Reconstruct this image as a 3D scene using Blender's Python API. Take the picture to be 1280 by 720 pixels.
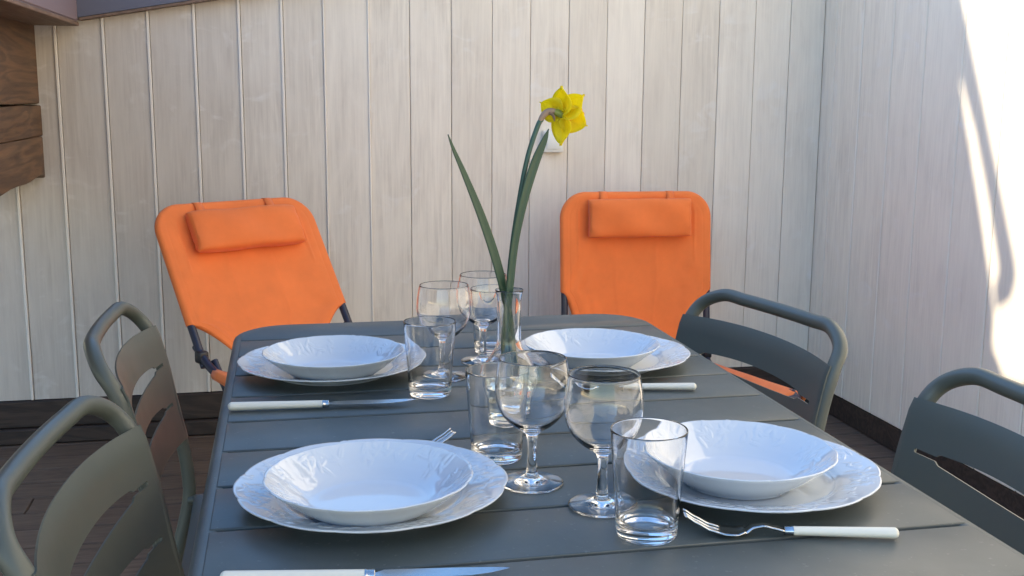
import bpy, bmesh, math, random
from mathutils import Vector, Matrix
R = math.radians
S = bpy.context.scene
for o in list(bpy.data.objects):
    bpy.data.objects.remove(o)
COL = S.collection

# ------------------------------------------------------------------ camera
PITCH, YAW, ROLL, FPX = 0.171946, 0.203975, 0.0055273, 1379.454
cam = bpy.data.cameras.new('camera')
cam.sensor_width = 36.0
cam.lens = FPX / 1280 * 36.0
cam.clip_start, cam.clip_end = 0.05, 500
camo = bpy.data.objects.new('camera', cam)
COL.objects.link(camo)
_f = Vector((math.sin(YAW) * math.cos(PITCH), math.cos(YAW) * math.cos(PITCH), -math.sin(PITCH)))
_r = Vector((math.cos(YAW), -math.sin(YAW), 0))
_u = _r.cross(_f)
_r2 = _r * math.cos(ROLL) + _u * math.sin(ROLL)
_u2 = -_r * math.sin(ROLL) + _u * math.cos(ROLL)
camo.matrix_world = Matrix(((_r2.x, _u2.x, -_f.x, -0.292846), (_r2.y, _u2.y, -_f.y, -1.940560),
                            (_r2.z, _u2.z, -_f.z, 1.163630), (0, 0, 0, 1)))
S.camera = camo

# ------------------------------------------------------------------ world, sun, exposure
SUND = Vector((0.85, -0.17, -0.50)).normalized()          # the way the sunlight travels
SUN_EL = math.asin(-SUND.z)
SUN_AZ = math.atan2(-SUND.x, -SUND.y)
world = bpy.data.worlds.new('World')
S.world = world
world.use_nodes = True
wn = world.node_tree
sky = wn.nodes.new('ShaderNodeTexSky')
sky.sky_type = 'NISHITA'
sky.sun_disc = False
sky.sun_elevation = SUN_EL
sky.sun_rotation = SUN_AZ
sky.air_density = 1.0
sky.dust_density = 0.4
sky.ozone_density = 0.9
hue = wn.nodes.new('ShaderNodeHueSaturation')      # a deep, clear spring sky
hue.inputs['Saturation'].default_value = 1.18
wn.links.new(sky.outputs[0], hue.inputs['Color'])
wn.links.new(hue.outputs[0], wn.nodes['Background'].inputs[0])
wn.nodes['Background'].inputs[1].default_value = 0.15
sun = bpy.data.lights.new('sun', 'SUN')
sun.energy = 2.8
sun.angle = R(0.45)
sun.color = (1.0, 0.88, 0.68)
suno = bpy.data.objects.new('sun', sun)
COL.objects.link(suno)
suno.rotation_euler = SUND.to_track_quat('-Z', 'Y').to_euler()
suno.location = (-6, 1, 6)
S.view_settings.view_transform = 'Standard'
S.view_settings.look = 'None'
S.view_settings.exposure = 1.58
S.view_settings.gamma = 1
S.view_settings.use_curve_mapping = False
S.render.engine = 'CYCLES'
S.cycles.use_denoising = True
S.cycles.denoising_prefilter = 'ACCURATE'
S.cycles.max_bounces = 24
S.cycles.transmission_bounces = 20
S.cycles.glossy_bounces = 8
S.cycles.diffuse_bounces = 5
S.cycles.transparent_max_bounces = 12
S.cycles.caustics_refractive = True
S.cycles.caustics_reflective = False
S.cycles.sample_clamp_indirect = 6.0
S.cycles.blur_glossy = 0.3


# ------------------------------------------------------------------ node helpers
def mat(name, color=(0.5, 0.5, 0.5), rough=0.5, metal=0.0, **kw):
    m = bpy.data.materials.new(name)
    m.use_nodes = True
    b = m.node_tree.nodes['Principled BSDF']
    b.inputs['Base Color'].default_value = (*color, 1)
    b.inputs['Roughness'].default_value = rough
    b.inputs['Metallic'].default_value = metal
    for k, v in kw.items():
        b.inputs[k.replace('_', ' ')].default_value = v
    return m


class NT:
    """short-hand for building a node tree"""
    def __init__(s, m):
        s.t = m.node_tree
        s.b = s.t.nodes['Principled BSDF']

    def n(s, typ, ins=None, **props):
        x = s.t.nodes.new('ShaderNode' + typ)
        for k, v in props.items():
            setattr(x, k, v)
        for k, v in (ins or {}).items():
            if isinstance(v, bpy.types.NodeSocket):
                s.t.links.new(v, x.inputs[k])
            else:
                x.inputs[k].default_value = v
        return x

    def math(s, op, a, b=0.0, c=None, clamp=False):
        x = s.n('Math', {0: a, 1: b}, operation=op, use_clamp=clamp)
        if c is not None:
            if isinstance(c, bpy.types.NodeSocket):
                s.t.links.new(c, x.inputs[2])
            else:
                x.inputs[2].default_value = c
        return x.outputs[0]

    def obj(s):
        return s.n('TexCoord').outputs['Object']

    def mapping(s, v, scale=(1, 1, 1), loc=(0, 0, 0)):
        x = s.n('Mapping', {'Vector': v})
        x.inputs['Scale'].default_value = scale
        if isinstance(loc, bpy.types.NodeSocket):
            s.t.links.new(loc, x.inputs['Location'])
        else:
            x.inputs['Location'].default_value = loc
        return x.outputs[0]

    def noise(s, v, scale, detail=4.0, rough=0.55, dist=0.0):
        return s.n('TexNoise', {'Vector': v, 'Scale': scale, 'Detail': detail, 'Roughness': rough, 'Distortion': dist}).outputs[0]

    def ramp(s, f, *stops):
        x = s.n('ValToRGB', {0: f})
        e = x.color_ramp.elements
        while len(e) < len(stops):
            e.new(0.5)
        for el, (p, c) in zip(e, stops):
            el.position = p
            el.color = (*c, 1) if len(c) == 3 else c
        return x.outputs[0]

    def mix(s, f, a, b, blend='MIX'):
        x = s.n('Mix', data_type='RGBA', blend_type=blend)
        for i, v in ((0, f), (6, a), (7, b)):
            if isinstance(v, bpy.types.NodeSocket):
                s.t.links.new(v, x.inputs[i])
            elif i == 0:
                x.inputs[i].default_value = v
            else:
                x.inputs[i].default_value = (*v, 1)
        return x.outputs[2]

    def set(s, name, v):
        s.t.links.new(v, s.b.inputs[name])

    def bump(s, h, strength=0.2, dist=0.002):
        x = s.n('Bump', {'Height': h, 'Strength': strength, 'Distance': dist})
        s.t.links.new(x.outputs[0], s.b.inputs['Normal'])
        return x


# ------------------------------------------------------------------ materials
def wood_paint(name, axis, tint=0.0):
    """limewashed planks running up (Z); axis = which object coordinate crosses the planks"""
    m = mat(name, rough=0.62)
    t = NT(m)
    o = t.obj()
    pid = t.n('Attribute', attribute_name='pid').outputs['Fac']
    off = t.n('CombineXYZ', {0: t.math('MULTIPLY', pid, 31.0), 1: t.math('MULTIPLY', pid, 17.0), 2: t.math('MULTIPLY', pid, 7.3)}).outputs[0]
    grain = t.noise(t.mapping(o, (1, 1, 0.035), off), 120, 6, 0.62, 0.6)
    broad = t.noise(t.mapping(o, (1, 1, 0.12), off), 22, 4, 0.55, 1.4)
    blotch = t.noise(t.mapping(o, (1, 1, 0.45), off), 6.5, 5, 0.6, 0.8)
    knots = t.noise(t.mapping(o, (0.8, 0.8, 1.15), off), 12, 3, 0.55, 0.9)
    sep = t.n('SeparateXYZ', {0: o}).outputs
    # where the wash has thinned out and the grey grain shows: mostly towards the left end
    if axis == 'X':
        wear = t.n('MapRange', {0: sep[0], 1: 0.7, 2: -0.5, 3: 0.18, 4: 0.40}).outputs[0]
    else:
        wear = t.n('MapRange', {0: sep[1], 1: 0.6, 2: 1.9, 3: 0.07, 4: 0.20}).outputs[0]
    g = t.math('ADD', t.math('MULTIPLY', grain, 0.55), t.math('MULTIPLY', broad, 0.45))
    g = t.n('MapRange', {0: g, 1: 0.36, 2: 0.64, 3: 0.0, 4: 1.0}).outputs[0]
    b2 = t.n('MapRange', {0: blotch, 1: 0.30, 2: 0.70, 3: 0.25, 4: 1.1}).outputs[0]
    amt = t.math('MULTIPLY', t.math('MULTIPLY', g, b2), t.math('ADD', wear, 0.22), clamp=True)
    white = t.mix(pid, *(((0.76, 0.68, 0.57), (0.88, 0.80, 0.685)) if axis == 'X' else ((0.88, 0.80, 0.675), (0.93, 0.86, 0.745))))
    if axis == 'X':                            # greyer, darker base colour on the boards towards the left
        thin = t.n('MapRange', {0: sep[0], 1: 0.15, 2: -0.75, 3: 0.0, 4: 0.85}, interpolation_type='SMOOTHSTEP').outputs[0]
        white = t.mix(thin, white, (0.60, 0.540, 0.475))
    col = t.mix(amt, white, (0.40, 0.335, 0.285))
    # whiter dabs of thick paint over the knots
    dab = t.math('MULTIPLY', t.n('MapRange', {0: knots, 1: 0.56, 2: 0.72, 3: 0.0, 4: 0.40}).outputs[0], t.n('MapRange', {0: blotch, 1: 0.42, 2: 0.60}).outputs[0])
    col = t.mix(dab, col, (0.86, 0.83, 0.79))
    t.set('Base Color', col)
    t.bump(t.math('ADD', t.math('MULTIPLY', grain, 0.5), t.math('MULTIPLY', knots, 0.9)), 0.28, 0.0018)
    return m


def wood_dark(name, c1, c2, along='X', rough=0.6, scale=1.0, figure=0.3):
    m = mat(name, rough=rough)
    t = NT(m)
    o = t.obj()
    pid = t.n('Attribute', attribute_name='pid').outputs['Fac']
    off = t.n('CombineXYZ', {0: t.math('MULTIPLY', pid, 13.0), 1: t.math('MULTIPLY', pid, 29.0), 2: t.math('MULTIPLY', pid, 5.3)}).outputs[0]
    sc = {'X': (0.06, 1, 1), 'Y': (1, 0.06, 1), 'Z': (1, 1, 0.06)}[along]
    sw = {'X': (0.22, 1, 1), 'Y': (1, 0.12, 1), 'Z': (1, 1, 0.22)}[along]
    grain = t.noise(t.mapping(o, sc, off), 90 * scale, 6, 0.65, 0.5)
    fig = t.noise(t.mapping(o, sw, off), 7 * scale, 3, 0.5, 2.2)
    rings = t.math('SINE', t.math('MULTIPLY', fig, 38.0))
    rings = t.n('MapRange', {0: rings, 1: -1.0, 2: 1.0, 3: 0.0, 4: 1.0}).outputs[0]
    f = t.math('ADD', t.math('MULTIPLY', grain, 1.0 - figure), t.math('MULTIPLY', rings, figure))
    f = t.n('MapRange', {0: f, 1: 0.25, 2: 0.75, 3: 0.0, 4: 1.0}).outputs[0]
    col = t.mix(f, c1, c2)
    col = t.mix(t.math('MULTIPLY', pid, 0.45), col, tuple(x * 0.55 for x in c1))
    t.set('Base Color', col)
    t.bump(grain, 0.35, 0.003)
    return m


M = {}
M['paint_back'] = wood_paint('limewashed_planks', 'X')
M['paint_side'] = wood_paint('white_planks', 'Y')
M['bead'] = mat('white_bead_paint', (0.80, 0.74, 0.66), 0.55)
M['deck'] = wood_dark('weathered_deck', (0.070, 0.045, 0.031), (0.175, 0.118, 0.082), 'X', 0.7, 1.0, 0.12)
M['sill'] = wood_dark('dark_sill_timber', (0.024, 0.016, 0.012), (0.060, 0.038, 0.028), 'X', 0.7)
M['log'] = wood_dark('brown_log_timber', (0.072, 0.034, 0.015), (0.205, 0.104, 0.044), 'Y', 0.55, 0.8, 0.30)
M['soffit'] = wood_dark('brown_beam_underside', (0.15, 0.085, 0.05), (0.24, 0.15, 0.10), 'Y', 0.6)
M['beam'] = mat('mauve_beam_paint', (0.24, 0.175, 0.185), 0.55)
M['rafter'] = mat('rafter_paint_sky_tint', (0.115, 0.112, 0.145), 0.5)  # purple paint with the sky's blue light mixed into the colour
M['gap'] = mat('dark_gap', (0.16, 0.14, 0.13), 0.9)
M['gap_deep'] = mat('deep_gap', (0.03, 0.027, 0.025), 0.9)
M['blocker_pale'] = mat('pale_blocker', (0.70, 0.63, 0.53), 0.8)  # for the added shadow panels, pale to bounce light back
M['grass'] = mat('pale_gravel', (0.46, 0.40, 0.32), 0.9)
M['switch'] = mat('cream_plastic', (0.80, 0.79, 0.72), 0.35)

# powder coated metal
def powder(name, c, rough):
    m = mat(name, c, rough)
    t = NT(m)
    v = t.obj()
    n1 = t.noise(v, 900, 2, 0.5)
    n2 = t.noise(v, 5, 3, 0.6)
    t.bump(n1, 0.10, 0.0004)
    t.set('Roughness', t.n('MapRange', {0: n2, 1: 0.3, 2: 0.7, 3: rough - 0.05, 4: rough + 0.07}).outputs[0])
    return m


def dusty(m, c):
    t = NT(m)
    o = t.obj()
    n1 = t.noise(o, 160, 2, 0.5)
    n2 = t.noise(o, 6, 5, 0.65, 0.6)
    n3 = t.noise(t.mapping(o, (0.12, 1, 1)), 260, 3, 0.6)
    sp = t.n('MapRange', {0: n1, 1: 0.68, 2: 0.74, 3: 0.0, 4: 0.30}).outputs[0]
    sm = t.n('MapRange', {0: n2, 1: 0.40, 2: 0.72, 3: 0.0, 4: 0.16}).outputs[0]
    sc = t.n('MapRange', {0: n3, 1: 0.70, 2: 0.76, 3: 0.0, 4: 0.10}).outputs[0]
    f = t.math('ADD', sm, t.math('ADD', sp, sc), clamp=True)
    t.set('Base Color', t.mix(f, c, (0.24, 0.245, 0.23)))


M['table'] = powder('table_powder_coat', (0.088, 0.102, 0.092), 0.42)
dusty(M['table'], (0.065, 0.080, 0.077))
M['chair'] = powder('chair_powder_coat', (0.084, 0.096, 0.082), 0.38)
M['rubber'] = mat('black_rubber', (0.02, 0.02, 0.02), 0.6)

# glazed porcelain
M['porcelain'] = mat('white_porcelain', (0.61, 0.65, 0.685), 0.06, Coat_Weight=0.5, Coat_Roughness=0.04)

# orange sling
def canvas(name, c):
    m = mat(name, c, 0.75, Sheen_Weight=0.15)
    t = NT(m)
    o = t.obj()
    w1 = t.n('TexWave', {'Vector': o, 'Scale': 260.0, 'Distortion': 0.4}, wave_type='BANDS', bands_direction='X').outputs[1]
    w2 = t.n('TexWave', {'Vector': o, 'Scale': 260.0, 'Distortion': 0.4}, wave_type='BANDS', bands_direction='Z').outputs[1]
    n = t.noise(o, 9, 4, 0.6)
    t.set('Base Color', t.mix(t.n('MapRange', {0: n, 1: 0.3, 2: 0.7}).outputs[0], c, tuple(min(1, x * 1.16) for x in c)))
    t.bump(t.math('ADD', w1, t.math('ADD', w2, t.math('MULTIPLY', n, 3.0))), 0.18, 0.0012)
    return m


M['canvas'] = canvas('orange_canvas', (0.78, 0.180, 0.034))
M['cushion'] = canvas('orange_cushion_canvas', (0.76, 0.168, 0.030))
M['tube'] = mat('navy_tube_paint', (0.022, 0.024, 0.045), 0.35)
M['black_plastic'] = mat('black_plastic', (0.015, 0.015, 0.018), 0.4)

# glass, water
def glass(name, ior, tint=(1, 1, 1)):
    m = bpy.data.materials.new(name)
    m.use_nodes = True
    nt = m.node_tree
    nt.nodes.remove(nt.nodes['Principled BSDF'])
    g = nt.nodes.new('ShaderNodeBsdfGlass')
    g.inputs['IOR'].default_value = ior
    g.inputs['Roughness'].default_value = 0.0
    g.inputs['Color'].default_value = (*tint, 1)
    nt.links.new(g.outputs[0], nt.nodes['Material Output'].inputs['Surface'])
    return m


M['glass'] = glass('clear_glass', 1.47, (1, 1, 1))
M['water'] = glass('water', 1.33, (0.97, 0.98, 0.96))
M['steel'] = mat('polished_steel', (0.60, 0.60, 0.60), 0.22, 1.0)
M['ivory'] = mat('ivory_handle', (0.74, 0.71, 0.60), 0.28)

# plant
def leafmat(name, c1, c2, rough=0.42):
    m = mat(name, c1, rough)
    t = NT(m)
    o = t.obj()
    n = t.noise(t.mapping(o, (1, 1, 0.06)), 420, 3, 0.5)
    t.set('Base Color', t.mix(n, c1, c2))
    t.bump(n, 0.15, 0.0006)
    return m


M['leaf'] = leafmat('daffodil_leaf', (0.012, 0.042, 0.020), (0.026, 0.072, 0.033))
M['stem'] = leafmat('daffodil_stem', (0.026, 0.075, 0.055), (0.046, 0.105, 0.068))
M['ovary'] = mat('green_ovary', (0.20, 0.24, 0.04), 0.5)
M['spathe'] = mat('dry_spathe', (0.30, 0.20, 0.13), 0.6)
def petalmat(name, c):
    m = mat(name, c, 0.5)
    nt = m.node_tree
    t = NT(m)
    v = t.noise(t.mapping(t.obj(), (1, 1, 1)), 260, 3, 0.6, 1.0)
    cc = t.mix(t.n('MapRange', {0: v, 1: 0.35, 2: 0.65}).outputs[0], c, tuple(x * 0.95 for x in c))
    t.set('Base Color', cc)
    t.bump(v, 0.12, 0.0006)
    tr = nt.nodes.new('ShaderNodeBsdfTranslucent')
    nt.links.new(cc, tr.inputs['Color'])
    mx = nt.nodes.new('ShaderNodeMixShader')
    mx.inputs[0].default_value = 0.58
    nt.links.new(nt.nodes['Principled BSDF'].outputs[0], mx.inputs[1])
    nt.links.new(tr.outputs[0], mx.inputs[2])
    nt.links.new(mx.outputs[0], nt.nodes['Material Output'].inputs['Surface'])
    return m


M['petal'] = petalmat('yellow_petal', (0.95, 0.84, 0.02))
M['corona'] = petalmat('deep_yellow_corona', (0.90, 0.54, 0.012))


# ------------------------------------------------------------------ object helpers
def thing(name, label, cat, loc=(0, 0, 0), rz=0.0, group=None):
    o = bpy.data.objects.new(name, None)
    COL.objects.link(o)
    o.empty_display_size = 0.05
    o.location = loc
    o.rotation_euler = (0, 0, rz)
    tag(o, label, cat, group)
    return o


def tag(o, label=None, cat=None, group=None, kind=None):
    if label: o['label'] = label
    if cat: o['category'] = cat
    if group: o['group'] = group
    if kind: o['kind'] = kind
    return o


def obj(name, bm, m, parent=None, smooth=True, angle=40, thick=0.0):
    me = bpy.data.meshes.new(name)
    bmesh.ops.recalc_face_normals(bm, faces=bm.faces[:])
    if thick:
        bmesh.ops.solidify(bm, geom=bm.faces[:], thickness=thick)
        bmesh.ops.recalc_face_normals(bm, faces=bm.faces[:])
    bm.to_mesh(me)
    bm.free()
    me.materials.append(m)
    if smooth:
        me.shade_smooth()
        me.set_sharp_from_angle(angle=R(angle))
    o = bpy.data.objects.new(name, me)
    COL.objects.link(o)
    if parent is not None:
        o.parent = parent
    return o


def copy_tree(o, parent=None):
    c = o.copy()
    COL.objects.link(c)
    c.parent = parent
    for ch in list(o.children):
        copy_tree(ch, c)
    return c


def box(bm, a, b, bev=0.0, pid=None, seg=1):
    xs, ys, zs = zip(a, b)
    v = [bm.verts.new((xs[i], ys[j], zs[k])) for k in (0, 1) for j in (0, 1) for i in (0, 1)]
    fs = [bm.faces.new([v[i] for i in q]) for q in
          ((0, 2, 3, 1), (4, 5, 7, 6), (0, 1, 5, 4), (2, 6, 7, 3), (0, 4, 6, 2), (1, 3, 7, 5))]
    if bev:
        r = bmesh.ops.bevel(bm, geom=list({e for f in fs for e in f.edges}), offset=bev, segments=seg,
                            affect='EDGES', profile=0.5)
        fs = [f for f in fs if f.is_valid] + list(r['faces'])
    if pid is not None:
        L = bm.faces.layers.float.get('pid') or bm.faces.layers.float.new('pid')
        for f in fs:
            if f.is_valid:
                f[L] = pid
    return v


def pbm():
    bm = bmesh.new()
    bm.faces.layers.float.new('pid')
    return bm


def frames(pts, up=Vector((0, 0, 1)), closed=False):
    """parallel transported frames along a path"""
    n = len(pts)
    tg = []
    for i in range(n):
        if closed:
            t = pts[(i + 1) % n] - pts[i - 1]
        else:
            t = pts[min(i + 1, n - 1)] - pts[max(i - 1, 0)]
        tg.append(t.normalized())
    a = up - tg[0] * up.dot(tg[0])
    if a.length < 1e-4:
        a = Vector((1, 0, 0)) - tg[0] * tg[0].x
    a.normalize()
    out = []
    for i in range(n):
        if i:
            a = tg[i - 1].rotation_difference(tg[i]) @ a
            a = (a - tg[i] * a.dot(tg[i])).normalized()
        out.append((a, tg[i].cross(a).normalized()))
    return out


def tube(bm, pts, r, seg=14, closed=False, cap=True, flat=1.0, up=Vector((0, 0, 1))):
    """swept round tube; r a number or one per point; flat squashes it along the frame's first axis"""
    pts = [Vector(p) for p in pts]
    rs = r if isinstance(r, (list, tuple)) else [r] * len(pts)
    fr = frames(pts, up, closed)
    rings = []
    for p, (a, b), q in zip(pts, fr, rs):
        rings.append([bm.verts.new(p + (a * math.cos(2 * math.pi * k / seg) * flat + b * math.sin(2 * math.pi * k / seg)) * q) for k in range(seg)])
    n = len(rings)
    for i in range(n if closed else n - 1):
        A, B = rings[i], rings[(i + 1) % n]
        for k in range(seg):
            bm.faces.new((A[k], A[(k + 1) % seg], B[(k + 1) % seg], B[k]))
    if cap and not closed:
        bm.faces.new(rings[0][::-1])
        bm.faces.new(rings[-1])
    return rings


def catmull(ps, n=8):
    ps = [Vector(p) for p in ps]
    ps = [2 * ps[0] - ps[1]] + ps + [2 * ps[-1] - ps[-2]]
    out = []
    for i in range(1, len(ps) - 2):
        a, b, c, d = ps[i - 1:i + 3]
        for k in range(n):
            t = k / n
            out.append(0.5 * ((2 * b) + (c - a) * t + (2 * a - 5 * b + 4 * c - d) * t * t + (3 * b - a - 3 * c + d) * t ** 3))
    out.append(ps[-2])
    return out


def lathe(bm, prof, seg=72):
    """revolve (r, z); points with r == 0 become poles"""
    rings = []
    for r, z in prof:
        if r <= 1e-6:
            rings.append([bm.verts.new((0, 0, z))])
        else:
            rings.append([bm.verts.new((r * math.cos(2 * math.pi * k / seg), r * math.sin(2 * math.pi * k / seg), z)) for k in range(seg)])
    for A, B in zip(rings[:-1], rings[1:]):
        for k in range(seg):
            q = [A[k % len(A)], A[(k + 1) % len(A)], B[(k + 1) % len(B)], B[k % len(B)]]
            q = list(dict.fromkeys(q))
            if len(q) > 2:
                bm.faces.new(q)


def smooth_prof(ps, n=6):
    return [(max(0.0, p.x), p.y) for p in catmull([Vector((a, b, 0)) for a, b in ps], n)]


rnd = random.Random(7)

# ================================================================== SETTING
# ------------------------------------------------------------------ ground and deck
bm = bmesh.new()
g = 240
vs = [bm.verts.new(p) for p in ((-g, -g, -0.35), (g, -g, -0.35), (g, g, -0.35), (-g, g, -0.35))]
bm.faces.new(vs)
tag(obj('ground', bm, M['grass'], smooth=False), 'pale gravel yard around the wooden deck', 'ground', kind='structure')

bm = pbm()
y = 1.99
while y > -2.4:
    w = 0.128
    x = -3.0
    for xe in (rnd.uniform(-1.2, 0.2), 2.2):
        box(bm, (x + 0.001, y - w + 0.006, -0.03), (xe - 0.001, y, rnd.uniform(-0.0015, 0.0015)), 0.003, rnd.random())
        x = xe
    y -= w
box(bm, (-3.0, -2.45, -0.12), (2.2, 1.99, -0.05), 0, 0.9)
tag(obj('deck', bm, M['deck'], smooth=False), 'weathered dark brown plank deck', 'deck', kind='structure')

# ------------------------------------------------------------------ back wall
YW, XR = 1.90, 1.67


def ztop(x):          # underside of the sloping rafter along the back wall
    return 1.478 + 0.175 * (x + 0.474)


GX = [-1.84, -1.70, -1.56, -1.42, -1.28, -1.14, -0.996, -0.85, -0.71, -0.565, -0.422, -0.284, -0.146, 0.002, 0.141, 0.284, 0.427, 0.563,
      0.701, 0.84, 0.978, 1.119, 1.259, 1.398, 1.535, 1.6692]
back = thing('plank_wall', 'back wall of limewashed vertical planks behind the two orange loungers', 'wall', (0, YW, 0))
bm = pbm()
for a, b in zip(GX[:-1], GX[1:]):
    p = rnd.random()
    gap = 0.0008 if b > 0.0 else 0.0045
    v = box(bm, (a + gap, rnd.uniform(0.0, 0.0015), 0.150), (b - gap, 0.022, 1.4), 0, p)
    for k in (4, 5, 6, 7):
        v[k].co.z = ztop(v[k].co.x) + 0.05
bmesh.ops.bevel(bm, geom=[e for e in bm.edges if abs(e.verts[0].co.z - e.verts[1].co.z) > 0.3], offset=0.0022, segments=2, affect='EDGES', profile=0.5)
obj('planks', bm, M['paint_back'], back, smooth=False)
bm = bmesh.new()
for gx in GX[:-1]:
    if gx < 0.1:
        w = 0.0046 if gx < -0.2 else 0.0028
        box(bm, (gx - w - 0.0016, -0.0045, 0.1495), (gx + w - 0.0016, 0.012, ztop(gx) + 0.03), 0.0022, None, 2)
obj('bead', bm, M['bead'], back, smooth=False)
bm = pbm()
v = box(bm, (-1.84, 0.026, 0.0), (1.70, 0.075, 1.4), 0, 0.5)
for k in (4, 5, 6, 7):
    v[k].co.z = ztop(v[k].co.x) + 0.02
obj('backing', bm, M['gap'], back, smooth=False)
bm = pbm()
box(bm, (-1.84, -0.006, 0.055), (XR - 0.004, 0.0255, 0.147), 0.004, 0.3)
box(bm, (-1.84, -0.022, 0.001), (XR - 0.03, 0.0255, 0.053), 0.004, 0.7)
obj('sill_board', bm, M['sill'], back, smooth=False)

# ------------------------------------------------------------------ side wall
GY = [1.9235, 1.812, 1.622, 1.426, 1.236, 1.033, 0.833, 0.64, 0.445, 0.25, 0.05, -0.15, -0.35, -0.55, -0.75, -0.95, -1.15, -1.35, -1.55,
      -1.75, -1.95, -2.15, -2.35, -2.55, -2.75, -2.95, -3.15, -3.35, -3.55, -3.75] + [-3.95 - 0.2 * i for i in range(16)]
side = thing('plank_wall', 'side wall of white vertical planks on the right, partly in bright sun', 'wall', (XR, 0, 0))
bm = pbm()
for a, b in zip(GY[:-1], GY[1:]):
    box(bm, (rnd.uniform(0, 0.0012), b + 0.0019, 0.088), (0.022, a - 0.0019, 3.4), 0.0032, rnd.random())
obj('planks', bm, M['paint_side'], side, smooth=False)
bm = pbm()
box(bm, (0.026, -6.9, 0.0), (0.075, 1.975, 3.4), 0, 0.5)
obj('backing', bm, M['gap_deep'], side, smooth=False)
bm = pbm()
box(bm, (0.004, -6.9, 0.001), (0.0255, 1.87, 0.085), 0.004, 0.4)
obj('sill_board', bm, M['sill'], side, smooth=False)

# ------------------------------------------------------------------ timber house on the left
house = thing('timber_house', 'dark brown log house corner with mauve painted roof beam at upper left', 'house', (-1.056, YW, 0))
bm = pbm()                                     # stacked squared logs, local: x=0 is the visible face
for (z0, z1, p, inset) in ((0.894, 1.0275, 0.10, -0.003), (1.0285, 1.1275, 0.45, -0.001), (1.1325, 1.383, 0.2, 0.0)):
    n = 26
    rows = []
    for i in range(n + 1):
        yy = -0.004 - 3.4 * (i / n) ** 1.5
        wob = 0.006 * math.sin(i * 1.3 + z0 * 20) + (0.010 * math.sin(i * .55) if z0 < 0.9 else 0)
        ring = []
        for (px, pz) in ((0, z0 + 0.004), (-0.0015, z0 + 0.0012), (-0.006, z0), (-0.20, z0), (-0.20, z1), (-0.006, z1), (-0.0015, z1 - 0.0012), (0, z1 - 0.004)):
            lift = wob * (1 if abs(pz - z0) < 0.02 and z0 < 0.9 else 0.15) * (0 if i == 0 else 1)
            ring.append(bm.verts.new((px - inset + (wob * 0.3 if px > -0.1 else 0), yy, pz + lift)))
        rows.append(ring)
    fs = []
    for A, B in zip(rows[:-1], rows[1:]):
        for k in range(8):
            fs.append(bm.faces.new((A[k], A[(k + 1) % 8], B[(k + 1) % 8], B[k])))
    fs += [bm.faces.new(rows[0]), bm.faces.new(rows[-1][::-1])]
    L = bm.faces.layers.float['pid']
    for f in fs:
        f[L] = p
obj('log_wall', bm, M['log'], house)
bm = pbm()
box(bm, (-0.11, -3.4, 1.390), (0.138, -0.045, 1.62), 0.004, 0.2)
beam = obj('beam', bm, M['beam'], house, smooth=False)
bm = pbm()
box(bm, (-0.12, -3.4, 1.376), (0.141, -0.043, 1.3885), 0.002, 0.2)
obj('soffit_board', bm, M['soffit'], beam, smooth=False)
bm = pbm()                                     # rafter along the back wall, rising to the right
v = box(bm, (0.04, -0.043, 1.0), (2.72, -0.004, 1.2), 0, 0.5)
for k, q in enumerate(v):
    q.co.z = ztop(q.co.x - 1.056) + (0.003 if k < 4 else 0.17)
raf = obj('rafter', bm, M['rafter'], house, smooth=False)
bm = pbm()
v = box(bm, (0.1425, -0.047, 1.0), (2.72, -0.002, 1.2), 0, 0.5)
for k, q in enumerate(v):
    q.co.z = ztop(q.co.x - 1.056) + (-0.007 if k < 4 else 0.001)
obj('soffit_board', bm, M['soffit'], raf, smooth=False)


# ------------------------------------------------------------------ unseen panels added to cast the shadow on the side wall
XB = -3.5
TT = (XR - XB) / SUND.x


def up_sun(yw, zw):   # the point of the gable plane whose shadow falls at (yw, zw) on the side wall
    return (yw - SUND.y * TT, zw - SUND.z * TT)


def slab(bm, pts, th=0.06):
    a = [bm.verts.new((0, y, z)) for y, z in pts]
    b = [bm.verts.new((-th, y, z)) for y, z in pts]
    bm.faces.new(a)
    bm.faces.new(b[::-1])
    for i in range(len(pts)):
        j = (i + 1) % len(pts)
        bm.faces.new((a[i], b[i], b[j], a[j]))


blocker = thing('sun_blocker', 'added unseen panels left of the deck, shaped to cast the side wall shadow', 'shadow caster', (XB, 0, 0))
block_top = up_sun(0.7, 0.403)[1]
bm = bmesh.new()
slab(bm, [(-1.0, -0.3), (3.15, -0.3), (3.15, block_top - 0.004), (-1.0, block_top - 0.004)], 0.12)
obj('wall', bm, M['blocker_pale'], blocker, smooth=False)  # plain blocking panel; its top edge sets the bottom of the lit patch
bm = bmesh.new()
# wanted shadow outline traced up the sun: everything beyond the narrow gap
gap_far = [up_sun(*p) for p in ((1.052, 1.245), (0.998, 1.112), (0.966, 1.030), (0.893, 0.852), (0.825, 0.668))]
slab(bm, [up_sun(0.79, 0.403)] + [up_sun(0.803, 0.60)] + gap_far[::-1] + [up_sun(1.40, 2.2)] + [(3.15, 5.4), (3.15, block_top)])
obj('panel', bm, M['blocker_pale'], blocker, smooth=False)
bm = bmesh.new()
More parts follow.
